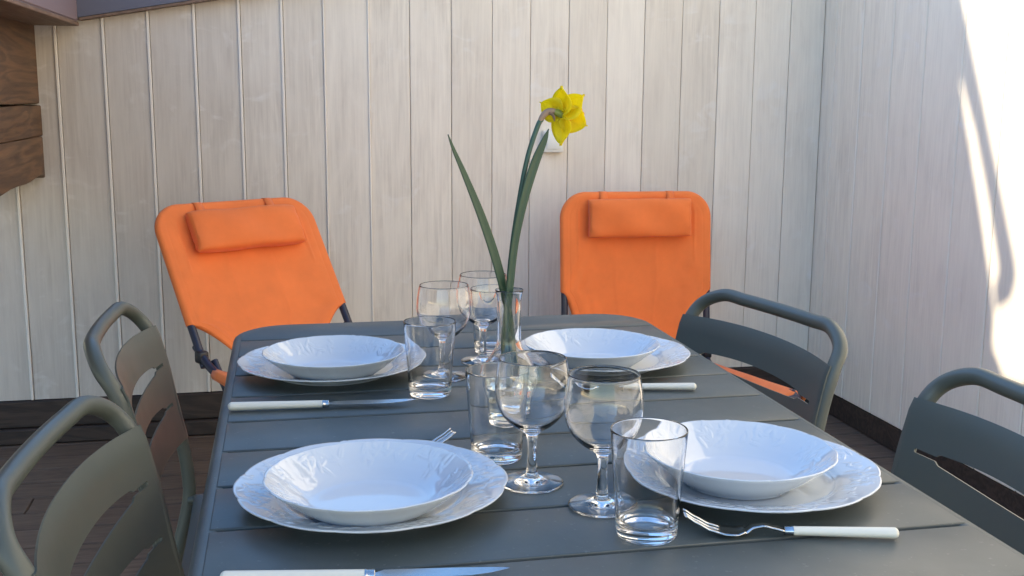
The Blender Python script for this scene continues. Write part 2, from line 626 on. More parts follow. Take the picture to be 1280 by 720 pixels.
# strip shaped from the shadow band between the gap and the free edge
edge = [up_sun(*p) for p in ((1.345, 2.08), (1.056, 1.449), (0.914, 1.149), (0.800, 0.905), (0.722, 0.735), (0.716, 0.700), (0.733, 0.640), (0.795, 0.600))]
gap_near = [up_sun(*p) for p in ((0.806, 0.655), (0.795, 0.668), (0.793, 0.700), (0.868, 0.895), (0.955, 1.090), (1.040, 1.240), (1.075, 1.262), (1.45, 2.17))]
slab(bm, edge + gap_near, 0.05)
obj('panel_strip', bm, M['blocker_pale'], blocker, smooth=False)
bm = bmesh.new()
slab(bm, [up_sun(0.795, 0.3985), up_sun(0.785, 0.47), up_sun(0.738, 0.415), up_sun(0.735, 0.3985)], 0.05)
obj('panel_corner', bm, M['blocker_pale'], blocker, smooth=False)  # added to shape the lower end of the lit patch

# switch box on the back wall
sw = thing('wall_box', 'small cream plastic box on the back wall behind the daffodil', 'socket box', (0.6435, YW, 1.007))
bm = bmesh.new()
box(bm, (-0.036, -0.030, -0.038), (0.036, -0.0005, 0.038), 0.004, None, 3)
obj('housing', bm, M['switch'], sw)
bm = bmesh.new()
box(bm, (-0.026, -0.034, -0.026), (0.026, -0.0305, 0.028), 0.0015, None, 2)
obj('cover', bm, M['switch'], sw)

# ================================================================== TABLE
ZT = 0.74
PITCHS = 0.12442
Y0, Y1 = 0.140, -1.320
table = thing('garden_table', 'dark grey green metal slatted table laid for four people', 'table', (0, 0, 0))


def rrect(x0, x1, y0, y1, r, n=10):
    out = []
    for cx, cy, a0 in ((x1 - r, y1 - r, 0), (x0 + r, y1 - r, 90), (x0 + r, y0 + r, 180), (x1 - r, y0 + r, 270)):
        for k in range(n + 1):
            a = R(a0 + 90 * k / n)
            out.append((cx + r * math.cos(a), cy + r * math.sin(a)))
    return out


bm = bmesh.new()
HX = 0.3755
slots = [-PITCHS * i for i in range(11)]
bounds = [Y0 - 0.0125] + slots + [Y1 + 0.0125]
for i, (ya, yb) in enumerate(zip(bounds[:-1], bounds[1:])):
    ya2 = ya - (0.0034 if i else 0)
    yb2 = yb + (0.0034 if i < len(bounds) - 2 else 0)
    r = 0.085
    if i == 0:
        pts = [(HX, yb2)] + [p for p in rrect(-HX, HX, yb2 - 0.3, ya2, r)[:22]] + [(-HX, yb2)]
    elif i == len(bounds) - 2:
        pts = [(-HX, ya2)] + [p for p in rrect(-HX, HX, yb2, ya2 + 0.3, r)[22:]] + [(HX, ya2)]
    else:
        pts = [(-HX, yb2), (HX, yb2), (HX, ya2), (-HX, ya2)]
    top = [bm.verts.new((x, y_, ZT)) for x, y_ in pts]
    bot = [bm.verts.new((x, y_, ZT - 0.020)) for x, y_ in pts]
    ft = bm.faces.new(top)
    bm.faces.new(bot[::-1])
    for k in range(len(pts)):
        j = (k + 1) % len(pts)
        bm.faces.new((top[k], bot[k], bot[j], top[j]))
    bmesh.ops.bevel(bm, geom=list(ft.edges), offset=0.0018, segments=2, affect='EDGES', profile=0.5)
obj('slats', bm, M['table'], table, angle=50)
bm = bmesh.new()
path = rrect(-0.3765, 0.3765, Y1 + 0.0135, Y0 - 0.0135, 0.088, 10)
sec = []
for k in range(16):
    a = 2 * math.pi * k / 16
    sec.append((0.0135 * math.copysign(abs(math.cos(a)) ** 0.7, math.cos(a)), 0.0155 * math.copysign(abs(math.sin(a)) ** 0.7, math.sin(a))))
cen = Vector((0, (Y0 + Y1) / 2))
rings = []
n = len(path)
for i in range(n):
    t = Vector(path[(i + 1) % n]) - Vector(path[i - 1])
    nn = Vector((t.y, -t.x)).normalized()
    rings.append([bm.verts.new((path[i][0] + nn.x * s[0], path[i][1] + nn.y * s[0], ZT - 0.0165 + s[1])) for s in sec])
for i in range(n):
    A, B = rings[i], rings[(i + 1) % n]
    for k in range(16):
        bm.faces.new((A[k], A[(k + 1) % 16], B[(k + 1) % 16], B[k]))
obj('frame', bm, M['table'], table)
bm = bmesh.new()
for sy in (Y0 - 0.03, Y1 + 0.03, (Y0 + Y1) / 2):
    box(bm, (-0.36, sy - 0.0125, ZT - 0.045), (0.36, sy + 0.0125, ZT - 0.0205), 0.003)
for sx in (-0.25, 0.25):
    box(bm, (sx - 0.0125, Y1 + 0.045, ZT - 0.042), (sx + 0.0125, Y0 - 0.045, ZT - 0.0205), 0.003)
obj('cross_bar', bm, M['table'], table, smooth=False)
for sx in (-1, 1):
    for yy in (Y0 - 0.05, Y1 + 0.05):
        bm = bmesh.new()
        tube(bm, [(sx * 0.335, yy, ZT - 0.03), (sx * 0.335, yy, 0.012)], 0.02, 18)
        leg = obj('leg', bm, M['table'], table)
        bm = bmesh.new()
        tube(bm, [(sx * 0.335, yy, 0.0135), (sx * 0.335, yy, 0.0015)], 0.0195, 18)
        obj('foot_cap', bm, M['rubber'], leg)


# ================================================================== DINING CHAIRS
def ux(z):            # where the uprights of the back stand at height z (chair faces +x)
    ks = [(0.44, 0.038), (0.50, 0.034), (0.54, 0.027), (0.60, 0.014), (0.68, 0.0), (0.745, -0.016), (0.80, -0.045)]
    for (a, xa), (b, xb) in zip(ks[:-1], ks[1:]):
        if z <= b:
            t = (z - a) / (b - a)
            return xa + (xb - xa) * t
    return ks[-1][1]


CH = 0.215


def make_chair(label):
    t = thing('slat_back_chair', label, 'chair', group='metal garden chairs around the table')
    # one bent tube: foot, rear leg, upright, over the top and down again
    side = [(-0.075, CH, 0.012), (-0.020, CH, 0.20), (0.012, CH, 0.33), (0.034, CH, 0.42), (0.036, CH, 0.47), (0.027, CH, 0.54), (0.0, CH, 0.68),
            (-0.018, CH, 0.742), (-0.040, CH - 0.012, 0.778), (-0.057, CH - 0.058, 0.80), (-0.065, CH * 0.45, 0.80)]
    full = side + [(-0.068, 0, 0.80)] + [(a, -b, c) for a, b, c in side[::-1]]
    bm = bmesh.new()
    tube(bm, catmull(full, 8), 0.0118, 18, up=Vector((0, 1, 0.2)))
    obj('back_frame', bm, M['chair'], t)
    # back sheet: three slats cut from one bent sheet, narrow slots that widen in the middle
    ys = sorted({round(v, 5) for v in [i / 40 * (CH + 0.0065) for i in range(-40, 41)] + [s * v for s in (-1, 1) for v in (0.190, 0.1885, 0.150, 0.1485, 0.144, 0.141)]})

    def slot(yv):     # half height of the opening at yv
        a = abs(yv)
        if a > 0.1893: return 0.0
        if a > 0.149: return 0.0029
        if a > 0.1425: return 0.0029 + (0.149 - a) / 0.0065 * 0.0043
        return 0.0072 + 0.0062 * (1 - (a / 0.1425) ** 2)
    zs = [0.756, 0.690, 0.617, 0.545]
    bm = bmesh.new()
    for k in range(3):
        hi, lo = zs[k], zs[k + 1]
        up_, dn_ = [], []
        rows = [[] for _ in range(5)]
        for yv in ys:
            zt_ = hi - (slot(yv) if k else 0) + (0.006 * (1 - (yv / CH) ** 2) if k == 0 else 0)
            zb_ = lo + (slot(yv) if k < 2 else 0)
            for q in range(5):
                zz = zt_ + (zb_ - zt_) * q / 4
                bow = 0.027 * (1 - min(1.0, abs(yv / CH)) ** 2.2) - 0.0128
                rows[q].append(bm.verts.new((ux(zz) - bow, yv, zz)))
        for A, B in zip(rows[:-1], rows[1:]):
            for i in range(len(ys) - 1):
                bm.faces.new((A[i], A[i + 1], B[i + 1], B[i]))
    bmesh.ops.remove_doubles(bm, verts=bm.verts[:], dist=0.00005)
    obj('backrest', bm, M['chair'], t, angle=35, thick=0.0026)
    # seat sheet with cross slots
    bm = bmesh.new()
    for i in range(6):
        xa, xb = 0.045 + i * 0.064, 0.045 + i * 0.064 + 0.058
        rows = []
        for q in range(17):
            yv = -0.205 + 0.41 * q / 16
            dz = -0.012 * (1 - (yv / 0.205) ** 2)
            rows.append([bm.verts.new((xx, yv, 0.436 + dz - (0.012 if i == 5 and xx > xb - 0.001 else 0))) for xx in (xa, xb)])
        for A, B in zip(rows[:-1], rows[1:]):
            bm.faces.new((A[0], A[1], B[1], B[0]))
    obj('seat', bm, M['chair'], t, angle=35, thick=0.003)
    bm = bmesh.new()
    for s in (-1, 1):
        tube(bm, [(0.034, s * 0.208, 0.428), (0.42, s * 0.208, 0.426)], 0.009, 12, up=Vector((0, 1, 0)))
    tube(bm, [(0.418, -0.208, 0.422), (0.418, 0.208, 0.422)], 0.009, 12)
    obj('seat_frame', bm, M['chair'], t)
    for s in (-1, 1):
        bm = bmesh.new()
        tube(bm, catmull([(0.385, s * CH, 0.44), (0.405, s * CH, 0.38), (0.425, s * CH, 0.20), (0.435, s * CH, 0.012)], 6), 0.0122, 16, up=Vector((0, 1, 0)))
        obj('leg', bm, M['chair'], t)
        bm = bmesh.new()
        tube(bm, [(0.034, s * (CH + 0.010), 0.425), (0.034, s * (CH + 0.022), 0.425)], [0.0075, 0.006], 12)
        obj('stacking_bumper', bm, M['rubber'], t)
        for fx in (-0.075, 0.435):
            bm = bmesh.new()
            tube(bm, [(fx, s * CH, 0.0145), (fx, s * CH, 0.0015)], 0.0134, 14)
            obj('foot_cap', bm, M['rubber'], t)
    return t


chairs = [(-0.516, -0.132, 0.006, 'green grey metal chair, the far one of two on the left, nearer the orange lounger'),
          (-0.487, -0.761, -0.077, 'green grey metal chair, nearest on the left, its back closest to the camera'),
          (0.478, -0.198, math.pi + 0.18, 'dark metal chair with its whole back rail seen, in front of the right orange lounger'),
          (0.534, -0.821, math.pi - 0.058, 'dark metal chair cut by the right picture edge, beside the fork')]
c0 = make_chair(chairs[0][3])
for i, (x, y, a, lab) in enumerate(chairs):
    c = c0 if i == 0 else copy_tree(c0)
    c.location = (x, y, 0)
    c.rotation_euler = (0, 0, a)
    c['label'] = lab


# ================================================================== ORANGE LOUNGERS (face -y)
def make_lounger(label, loc, rz, rec, squeeze, zs, zj, sl, rise, zcu):
    t = thing('folding_lounger', label, 'lounger', loc, rz, 'orange folding loungers against the back wall')
    hw, zt, rc = 0.247, 0.838, 0.075
    sn, cs = math.sin(R(rec)), math.cos(R(rec))

    def py(z):                                 # the back is built upright, then leaned about its top bar
        return 0.0

    def lean(y, z):
        return y * cs + (z - zt) * sn, zt + (z - zt) * cs - y * sn

    def leaned(bm_):
        for v in bm_.verts:
            v.co.y, v.co.z = lean(v.co.y, v.co.z)
        return bm_
    # back frame tube
    half = [(hw, zj - 0.03 + (zt - rc - zj + 0.03) * q / 5) for q in range(6)]
    for k in range(1, 7):
        a = R(90 * k / 6)
        half.append((hw - rc + rc * math.cos(a), zt - rc + rc * math.sin(a)))
    pts = [(x, py(z), z) for x, z in half]
    pts = pts + [(-x, y_, z) for x, y_, z in pts[::-1]]
    bm = bmesh.new()
    tube(bm, pts, 0.0115, 14, up=Vector((0, 1, 0)))
    obj('back_frame', leaned(bm), M['tube'], t)
    # sling: sleeve round the tube above zs, cut away below
    tr = 0.0140                                # sleeve radius round the tube
    ow, oz, orr = hw + tr, zt + tr, rc + tr    # outer outline: half width, top, corner radius
    bm = bmesh.new()
    rows = []
    nx = 150
    frac = [math.sin(math.pi / 2 * (-1 + 2 * i / nx)) for i in range(nx + 1)]

    def wid(z):
        d = z - (oz - orr)
        return ow if d <= 0 else ow - orr + math.sqrt(max(0.0, orr * orr - d * d))

    def inset(x, z):                           # distance from the outline
        ax, d = abs(x) - (ow - orr), z - (oz - orr)
        if ax > 0 and d > 0:
            return max(0.0, orr - math.hypot(ax, d))
        return max(0.0, min(ow - abs(x), oz - z))

    def front(x, z):
        e = inset(x, z)
        if e < tr:
            return -math.sqrt(max(0.0, tr * tr - (tr - e) ** 2))
        q = min(1.0, max(0.0, (e - 0.028) / 0.12))
        sag = 0.017 * q * q * (3 - 2 * q)
        seam = -0.0030 * math.exp(-((abs(x) - (hw - 0.046)) / 0.0035) ** 2) * (1 if 0.62 < z < 0.79 else 0)
        seam -= 0.0016 * math.exp(-((abs(x) - 0.070) / 0.005) ** 2) * min(1.0, max(0.0, (0.72 - z) / 0.05))
        # stitched hem beside the sleeve and creases drawn from the corners
        seam += 0.0012 * math.exp(-((e - 0.030) / 0.0022) ** 2)
        seam += 0.0016 * math.sin(95 * (z * 0.6 + abs(x)) + 3 * math.sin(14 * x)) * math.exp(-((abs(x) - hw + 0.05) / 0.05) ** 2) * math.exp(-((z - zs - 0.03) / 0.07) ** 2)
        wr = 0.0016 * math.sin(21 * x + 17 * z) * math.sin(9 * z + 30 * x) * min(1.0, (e - tr) / 0.03)
        return -tr + sag + seam + wr
    zl = [oz - 0.0002, oz - 0.0012, oz - 0.003, oz - 0.006, oz - 0.010, oz - 0.015, oz - 0.021] + [oz - 0.029 - i * (oz - 0.029 - zs) / 34 for i in range(35)]
    for z in zl:
        w = wid(z)
        zc = min(z, zt)
        row = [(-w + 0.006, 0.012), (-w + 0.0015, 0.006)]
        row += [(w * q, front(w * q, z)) for q in frac]
        row += [(w - 0.0015, 0.006), (w - 0.006, 0.012)]
        rows.append([bm.verts.new((x, py(zc) + dy, z)) for x, dy in row])
    rows.insert(0, [bm.verts.new((v.co.x, py(zt) + 0.009, oz - 0.003)) for v in rows[0]])
    rows.insert(0, [bm.verts.new((v.co.x * 0.985, py(zt) + 0.0145, oz - 0.014)) for v in rows[0]])
    for A, B in zip(rows[:-1], rows[1:]):
        for i in range(len(A) - 1):
            bm.faces.new((A[i], A[i + 1], B[i + 1], B[i]))
    # below the sleeves the cloth narrows towards the seat
    low = [rows[-1][2:-2]]
    m = 16
    for j in range(1, m + 1):
        f = j / m
        z = zs - f * (zs - (zj - 0.075))
        k = ow - (ow - squeeze) * (f ** 0.62)
        r_ = []
        for i in range(nx + 1):
            u = frac[i]
            r_.append(bm.verts.new((k * u, py(z) + front(ow * u, zs) * (1 - f) - 0.004 * f * u * u, z)))
        low.append(r_)
    for A, B in zip(low[:-1], low[1:]):
        for i in range(nx):
            bm.faces.new((A[i], A[i + 1], B[i + 1], B[i]))
    obj('back_sling', leaned(bm), M['canvas'], t, angle=60)
    # head cushion
    bm = bmesh.new()
    L_, H_, D_ = 0.176, 0.064, 0.027
    prof = []
    ns = 56
    for k in range(ns):
        a = 2 * math.pi * k / ns
        prof.append((math.copysign(abs(math.cos(a)) ** 0.55, math.cos(a)) * D_, math.copysign(abs(math.sin(a)) ** 0.62, math.sin(a)) * H_))
    rings = []
    for i in range(61):
        u = math.sin(math.pi / 2 * (-1 + 2 * i / 60))
        e = (1 - abs(u) ** 9) ** 0.5 if abs(u) < 1 else 0.0
        s = 0.55 + 0.45 * e
        pk = 0.0006 * math.sin(9 * u)
        gather = math.exp(-((1 - abs(u)) / 0.10) ** 2)
        rings.append([bm.verts.new((u * L_ * (1 - 0.012 * (1 - (q[1] / H_) ** 2) * (abs(u) > 0.97)), q[0] * (0.30 + 0.70 * e) + pk + 0.0030 * math.sin(5 * u + 40 * q[1]) * e + 0.0016 * gather * math.sin(160 * q[1] + 3 * u), q[1] * (0.90 + 0.10 * s) + pk)) for q in prof])
    for A, B in zip(rings[:-1], rings[1:]):
        for k in range(ns):
            bm.faces.new((A[k], A[(k + 1) % ns], B[(k + 1) % ns], B[k]))
    bm.faces.new(rings[0][::-1])
    bm.faces.new(rings[-1])
    cu = obj('head_cushion', bm, M['cushion'], t, angle=50)
    cy_, cz_ = lean(-0.030, zcu)
    cu.location = (0.006, cy_, cz_)
    cu.rotation_euler = (-R(rec), 0, 0)
    for sx in (-0.115, 0.115):
        bm = bmesh.new()
        ps = [(sx, py(zt) + 0.020, zt - 0.05), (sx, py(zt) + 0.016, zt + 0.004), (sx, py(zt) - 0.001, zt + 0.0150), (sx, py(zt) - 0.0160, zt + 0.004), (sx, py(zcu) - 0.026, zcu + 0.055)]
        rr = [[bm.verts.new((p[0] + d, p[1], p[2])) for d in (-0.013, 0.013)] for p in catmull(ps, 5)]
        for A, B in zip(rr[:-1], rr[1:]):
            bm.faces.new((A[0], A[1], B[1], B[0]))
        st = obj('cushion_strap', leaned(bm), M['cushion'], t)
        md = st.modifiers.new('thick', 'SOLIDIFY')
        md.thickness = 0.0015
    # seat frame, seat sling, legs, hinge brackets
    yj, zj = lean(0.0, zj)
    seat = [(hw, yj + 0.03, zj + 0.025), (hw, yj - 0.10, zj - 0.035), (hw, yj - sl, zj - 0.02 + rise)]
    ps = catmull(seat, 6)
    for k in range(1, 7):
        a = R(90 * k / 6)
        ps.append(Vector((hw - 0.06 + 0.06 * math.cos(a), yj - sl - 0.06 * math.sin(a), zj - 0.02 + rise)))
    ps = ps + [Vector((-p.x, p.y, p.z)) for p in ps[::-1]]
    bm = bmesh.new()
    tube(bm, ps, 0.0115, 14)
    obj('seat_frame', bm, M['tube'], t)
    bm = bmesh.new()
    rows = []
    for j in range(15):
        f = j / 14
        yy = yj - 0.075 - f * (sl - 0.04)
        zz = zj - 0.033 + f * (rise + 0.013)
        row = [(-hw + 0.012, -0.015), (-hw - 0.010, -0.010), (-hw - 0.0135, 0.0), (-hw - 0.008, 0.011)]
        for i in range(25):
            u = -1 + 2 * i / 24
            row.append((u * (hw - 0.002), 0.0135 - 0.045 * (1 - u * u) ** 0.8))
        row += [(-a, b) for a, b in row[:4][::-1]]
        rows.append([bm.verts.new((a, yy + 0.003 * math.sin(9 * a + j), zz + b)) for a, b in row])
    for A, B in zip(rows[:-1], rows[1:]):
        for i in range(len(A) - 1):
            bm.faces.new((A[i], A[i + 1], B[i + 1], B[i]))
    o = obj('seat_sling', bm, M['canvas'], t, angle=60)
    md = o.modifiers.new('thick', 'SOLIDIFY')
    md.thickness, md.offset = 0.0016, 1.0
    for s in (-1, 1):
        bm = bmesh.new()
        x = s * (hw - 0.027)
        tube(bm, [(x, yj - 0.02, zj - 0.01), (x, yj - 0.40, 0.012)], 0.010, 12)
        obj('leg', bm, M['tube'], t)
        bm = bmesh.new()
        x2 = s * (hw - 0.052)
        tube(bm, [(x2, yj - 0.34, zj - 0.050 + rise * 0.5), (x2, min(0.02, yj + 0.12), 0.012)], 0.010, 12)
        obj('leg', bm, M['tube'], t)
        bm = bmesh.new()
        box(bm, (s * hw - 0.0145, yj - 0.018, zj - 0.016), (s * hw + 0.0145, yj + 0.016, zj + 0.018), 0.006, None, 3)
        obj('hinge', bm, M['black_plastic'], t)
    for yy in (yj - 0.40, min(0.02, yj + 0.12)):
        bm = bmesh.new()
        tube(bm, [(-hw + 0.02, yy, 0.0115), (hw - 0.02, yy, 0.0115)], 0.0105, 12)
        obj('floor_bar', bm, M['tube'], t)
    return t


make_lounger('orange canvas folding lounger turned towards the table, left of the daffodil', (-0.448, 1.455, 0), R(31), 34, 0.105, 0.474, 0.378, 0.46, -0.055, 0.744)
make_lounger('orange canvas folding lounger facing straight ahead, right of the daffodil', (0.862, 1.60, 0), R(-2.5), 6, 0.175, 0.520, 0.300, 0.74, 0.075, 0.763)


# ================================================================== PORCELAIN
def dish(bm, prof_top, prof_bot, Rm, lobes, amp, relief, seed, seg=640, ph=0.0):
    """closed dish from a top profile (centre -> rim) and an underside profile (rim -> centre), with a scalloped rim and raised leaves"""
    rg = random.Random(seed)
    leaves = []
    r0, r1, cnt, hgt = relief
    for _ in range(cnt):
        a = rg.uniform(0, 2 * math.pi)
        rr = rg.uniform(r0, r1)
        o = rg.uniform(-1.0, 1.0)
        for j in range(rg.choice((2, 3, 3))):      # little sprays of leaflets
            a2, r2 = a + rg.uniform(-0.06, 0.06), rr + rg.uniform(-0.006, 0.006)
            leaves.append((r2 * math.cos(a2), r2 * math.sin(a2), a2 + o + (j - 1) * 0.9, rg.uniform(0.0050, 0.0090), rg.uniform(0.0017, 0.0028), rg.uniform(0.6, 1.0) * hgt))
    buck = [[] for _ in range(72)]
    for lf in leaves:
        k0 = int(math.atan2(lf[1], lf[0]) % (2 * math.pi) / (2 * math.pi) * 72)
        for dk in (-2, -1, 0, 1, 2):
            buck[(k0 + dk) % 72].append(lf)

    def scal(a):
        v = (a + ph) * lobes / (2 * math.pi)
        f = v - math.floor(v)
        s = abs(math.sin(math.pi * f)) ** 0.7
        k = int(math.floor(v)) % 2
        return amp * (s if k else 0.55 * s + 0.2) - amp * 0.5

    def em(x, y):
        h = 0.0
        for lx, ly, a, la, lb, g_ in buck[int(math.atan2(y, x) % (2 * math.pi) / (2 * math.pi) * 72) % 72]:
            dx, dy = x - lx, y - ly
            if dx * dx + dy * dy > 0.0003:
                continue
            u = dx * math.cos(a) + dy * math.sin(a)
            v = -dx * math.sin(a) + dy * math.cos(a)
            q = (u / la) ** 2 + (v / lb) ** 2
            if q < 2.2:
                h = max(h, g_ * math.exp(-q * q) * (1 - 0.35 * math.exp(-(v / 0.0009) ** 2)))
        return h
    rings = []
    for top, prof in ((True, prof_top), (False, prof_bot)):
        for r, z in prof:
            if r < 1e-6:
                rings.append([bm.verts.new((0, 0, z))])
                continue
            ring = []
            for k in range(seg):
                a = 2 * math.pi * k / seg
                w = max(0.0, (r / Rm - 0.72) / 0.28)
                q = r * (1 + scal(a) * w * w)
                x, y = q * math.cos(a), q * math.sin(a)
                dz = em(x, y) if top and r > r0 - 0.02 else 0.0
                dz += scal(a) * w * w * 0.02
                ring.append(bm.verts.new((x, y, z + dz)))
            rings.append(ring)
    for A, B in zip(rings[:-1], rings[1:]):
        for k in range(seg):
            q = list(dict.fromkeys([A[k % len(A)], A[(k + 1) % len(A)], B[(k + 1) % len(B)], B[k % len(B)]]))
            if len(q) > 2:
                bm.faces.new(q)


def dense(ps, n):
    return smooth_prof(ps, n)


bm = bmesh.new()
RP = 0.1425
pt = [(0.0, 0.0062)] + dense([(0.03, 0.0062), (0.085, 0.0064), (0.096, 0.0090), (0.103, 0.0125), (0.112, 0.0150), (0.120, 0.0168), (0.128, 0.0186), (0.134, 0.0202), (0.1400, 0.0217)], 12) + [(0.1418, 0.0219), (RP, 0.0212)]
pb = [(0.1420, 0.0200)] + dense([(0.1390, 0.0188), (0.120, 0.0135), (0.103, 0.0085), (0.094, 0.0040), (0.091, 0.0010), (0.0895, 0.0)], 4) + [(0.086, 0.0008), (0.084, 0.0022), (0.0, 0.0024)]
dish(bm, pt, pb, RP, 12, 0.025, (0.112, 0.134, 115, 0.0010), 3)
plate_me = obj('dinner_plate', bm, M['porcelain'], angle=70)
bm = bmesh.new()
RB = 0.1055
bt = [(0.0, 0.0065)] + dense([(0.03, 0.0065), (0.056, 0.0070), (0.066, 0.0100), (0.078, 0.0180), (0.085, 0.0233), (0.092, 0.0288), (0.098, 0.0337), (0.1030, 0.0378)], 11) + [(0.1046, 0.0384), (RB, 0.0376)]
bb = [(0.1048, 0.0362)] + dense([(0.1015, 0.0330), (0.088, 0.0215), (0.074, 0.0110), (0.064, 0.0042), (0.060, 0.0008), (0.0585, 0.0)], 4) + [(0.055, 0.0006), (0.053, 0.0020), (0.0, 0.0022)]
dish(bm, bt, bb, RB, 16, 0.016, (0.081, 0.098, 64, 0.0010), 11)
bowl_me = obj('soup_bowl', bm, M['porcelain'], angle=70)
settings = [('near left', (-0.210, -0.815), (-0.2165, -0.859), 0.2),
            ('near right', (0.2025, -0.842), (0.1860, -0.853), 1.1),
            ('far left', (-0.2270, -0.249), (-0.2270, -0.297), 2.3),
            ('far right', (0.1985, -0.272), (0.1715, -0.314), 3.6)]
PL = {'near left': 'white scalloped dinner plate, largest in view, above the near steak knife at lower left',
      'near right': 'white scalloped dinner plate behind the front tumbler, beside the fork with an ivory handle',
      'far left': 'white scalloped dinner plate at the far left of the table, beyond the ivory handled knife',
      'far right': 'white scalloped dinner plate behind the vase, in front of the right orange lounger'}
BL = {'near left': 'white soup bowl with leaf relief on the big plate at lower left',
      'near right': 'white soup bowl with leaf relief partly seen through the front tumbler',
      'far left': 'white soup bowl with leaf relief in front of the left orange lounger',
      'far right': 'white soup bowl with leaf relief behind the wine glass rims, by the right lounger'}
for i, (k, p, b, a) in enumerate(settings):
    o = plate_me if i == 0 else plate_me.copy()
    if i: COL.objects.link(o)
    o.location, o.rotation_euler = (p[0], p[1], ZT + 0.0003), (0, 0, a)
    tag(o, PL[k], 'plate', 'scalloped dinner plates')
    o = bowl_me if i == 0 else bowl_me.copy()
    if i: COL.objects.link(o)
    o.location, o.rotation_euler = (b[0], b[1], ZT + 0.0003 + 0.0070), (0, 0, a * 1.7)
    tag(o, BL[k], 'bowl', 'soup bowls on the plates')

# ================================================================== GLASSES
bm = bmesh.new()
lathe(bm, [(0, 0.0012), (0.022, 0.0012), (0.0250, 0.0), (0.0282, 0.0002), (0.0296, 0.0018)] + [(0.0298 + (0.0375 - 0.0298) * f, 0.003 + 0.1035 * f) for f in [i / 12 for i in range(13)]]
      + [(0.0374, 0.1076), (0.0370, 0.1081), (0.0366, 0.1079), (0.0363, 0.1070)]
      + [(0.0362 + (0.0281 - 0.0362) * f, 0.1055 + (0.0165 - 0.1055) * f) for f in [i / 12 for i in range(13)]]
      + [(0.0268, 0.0140), (0.0245, 0.0125), (0.018, 0.0116), (0.009, 0.0121), (0, 0.0124)], 96)
tumbler = obj('tumbler', bm, M['glass'], angle=60)
outer = smooth_prof([(0.0352, 0.0006), (0.0350, 0.0022), (0.0300, 0.0034), (0.0180, 0.0058), (0.0085, 0.0092), (0.0062, 0.0150), (0.0053, 0.0300), (0.0054, 0.0450),
                     (0.0068, 0.0560), (0.0130, 0.0615), (0.0240, 0.0690), (0.0345, 0.0810), (0.0398, 0.0950), (0.0413, 0.1070), (0.0403, 0.1230), (0.0371, 0.1420)], 6)
inner = smooth_prof([(0.0361, 0.1420), (0.0392, 0.1230), (0.0402, 0.1070), (0.0386, 0.0952), (0.0333, 0.0820), (0.0228, 0.0712), (0.0115, 0.0650), (0.0, 0.0636)], 6)
bm = bmesh.new()
lathe(bm, [(0, 0.0012), (0.025, 0.0012), (0.032, 0.0), (0.0345, 0.0)] + outer + [(0.0370, 0.1428), (0.0366, 0.1431), (0.0362, 0.1428)] + inner, 96)
wine = obj('wine_glass', bm, M['glass'], angle=60)
tums = [((0.0457, -0.962), 'clear straight tumbler standing nearest, in front of the right soup bowl'),
        ((-0.0548, -0.7058), 'clear straight tumbler in front of the vase base, left of a wine glass stem'),
        ((-0.0956, -0.4103), 'clear straight tumbler overlapping the far left plate, by the knife tip'),
        ((0.0421, -0.1595), 'clear straight tumbler farthest away, behind the vase neck')]
wins = [((0.0241, -0.8797), 'wine glass nearest the camera, just left of the front tumbler'),
        ((-0.0330, -0.7980), 'wine glass overlapping the vase, its foot beside the near left plate'),
        ((-0.0613, -0.3138), 'wine glass behind the far left tumbler, its rim against the wall'),
        ((0.0142, -0.2267), 'farthest wine glass, partly hidden behind the vase neck')]
for (proto, lst, cat, grp) in ((tumbler, tums, 'tumbler', 'clear tumblers on the table'), (wine, wins, 'wine glass', 'wine glasses on the table')):
    for i, (p, lab) in enumerate(lst):
        o = proto if i == 0 else proto.copy()
        if i: COL.objects.link(o)
        o.location = (p[0], p[1], ZT + 0.0004)
        o.rotation_euler = (0, 0, i * 1.3)
        tag(o, lab, cat, grp)

# ================================================================== VASE, WATER, DAFFODIL
VX, VY = -0.0135, -0.5725
vase = thing('bud_vase', 'clear glass bud vase with flared shoulder holding the daffodil', 'vase', (VX, VY, ZT + 0.0004))
vo = smooth_prof([(0.0270, 0.0006), (0.0285, 0.004), (0.0290, 0.014), (0.0310, 0.032), (0.0362, 0.049), (0.0400, 0.061), (0.0385, 0.069), (0.0300, 0.083), (0.0200, 0.098),
                  (0.0162, 0.108), (0.0154, 0.122), (0.0154, 0.150), (0.0158, 0.168), (0.0182, 0.1775)], 5)
vi = smooth_prof([(0.0172, 0.1785), (0.0140, 0.168), (0.0134, 0.150), (0.0134, 0.122), (0.0142, 0.109), (0.0182, 0.099), (0.0282, 0.0835), (0.0362, 0.0695), (0.0378, 0.061), (0.0340, 0.0495),
                  (0.0288, 0.033), (0.0266, 0.016), (0.0245, 0.0085), (0.0, 0.0075)], 5)
bm = bmesh.new()
lathe(bm, [(0, 0.0014), (0.020, 0.0014), (0.0245, 0.0)] + vo + [(0.0181, 0.1788), (0.0177, 0.1790)] + vi, 96)
obj('body', bm, M['glass'], vase, angle=60)
bm = bmesh.new()
wl = [(r - 0.0003, z) for r, z in vi if z < 0.050]
lathe(bm, [(0, 0.0500), (0.028, 0.0500), (wl[0][0] - 0.0012, 0.0502), (wl[0][0], 0.0508)] + [(max(0, r), z + 0.0003) for r, z in wl], 72)
wat = obj('water', bm, M['water'], vase, angle=60)


def plane_pt(u, v, y=VY):  # photo pixel -> the point at depth y (used once, to measure the flower)
    d = _f + _r2 * ((u - 640) / FPX) + _u2 * ((360 - v) / FPX)
    c = Vector((-0.292846, -1.940560, 1.163630))
    return c + d * ((y - c.y) / d.y)


flower = thing('daffodil', 'single yellow daffodil with two long leaves standing in the glass vase', 'flower', (VX, VY, ZT + 0.01))
FO = Vector((VX, VY, ZT + 0.01))


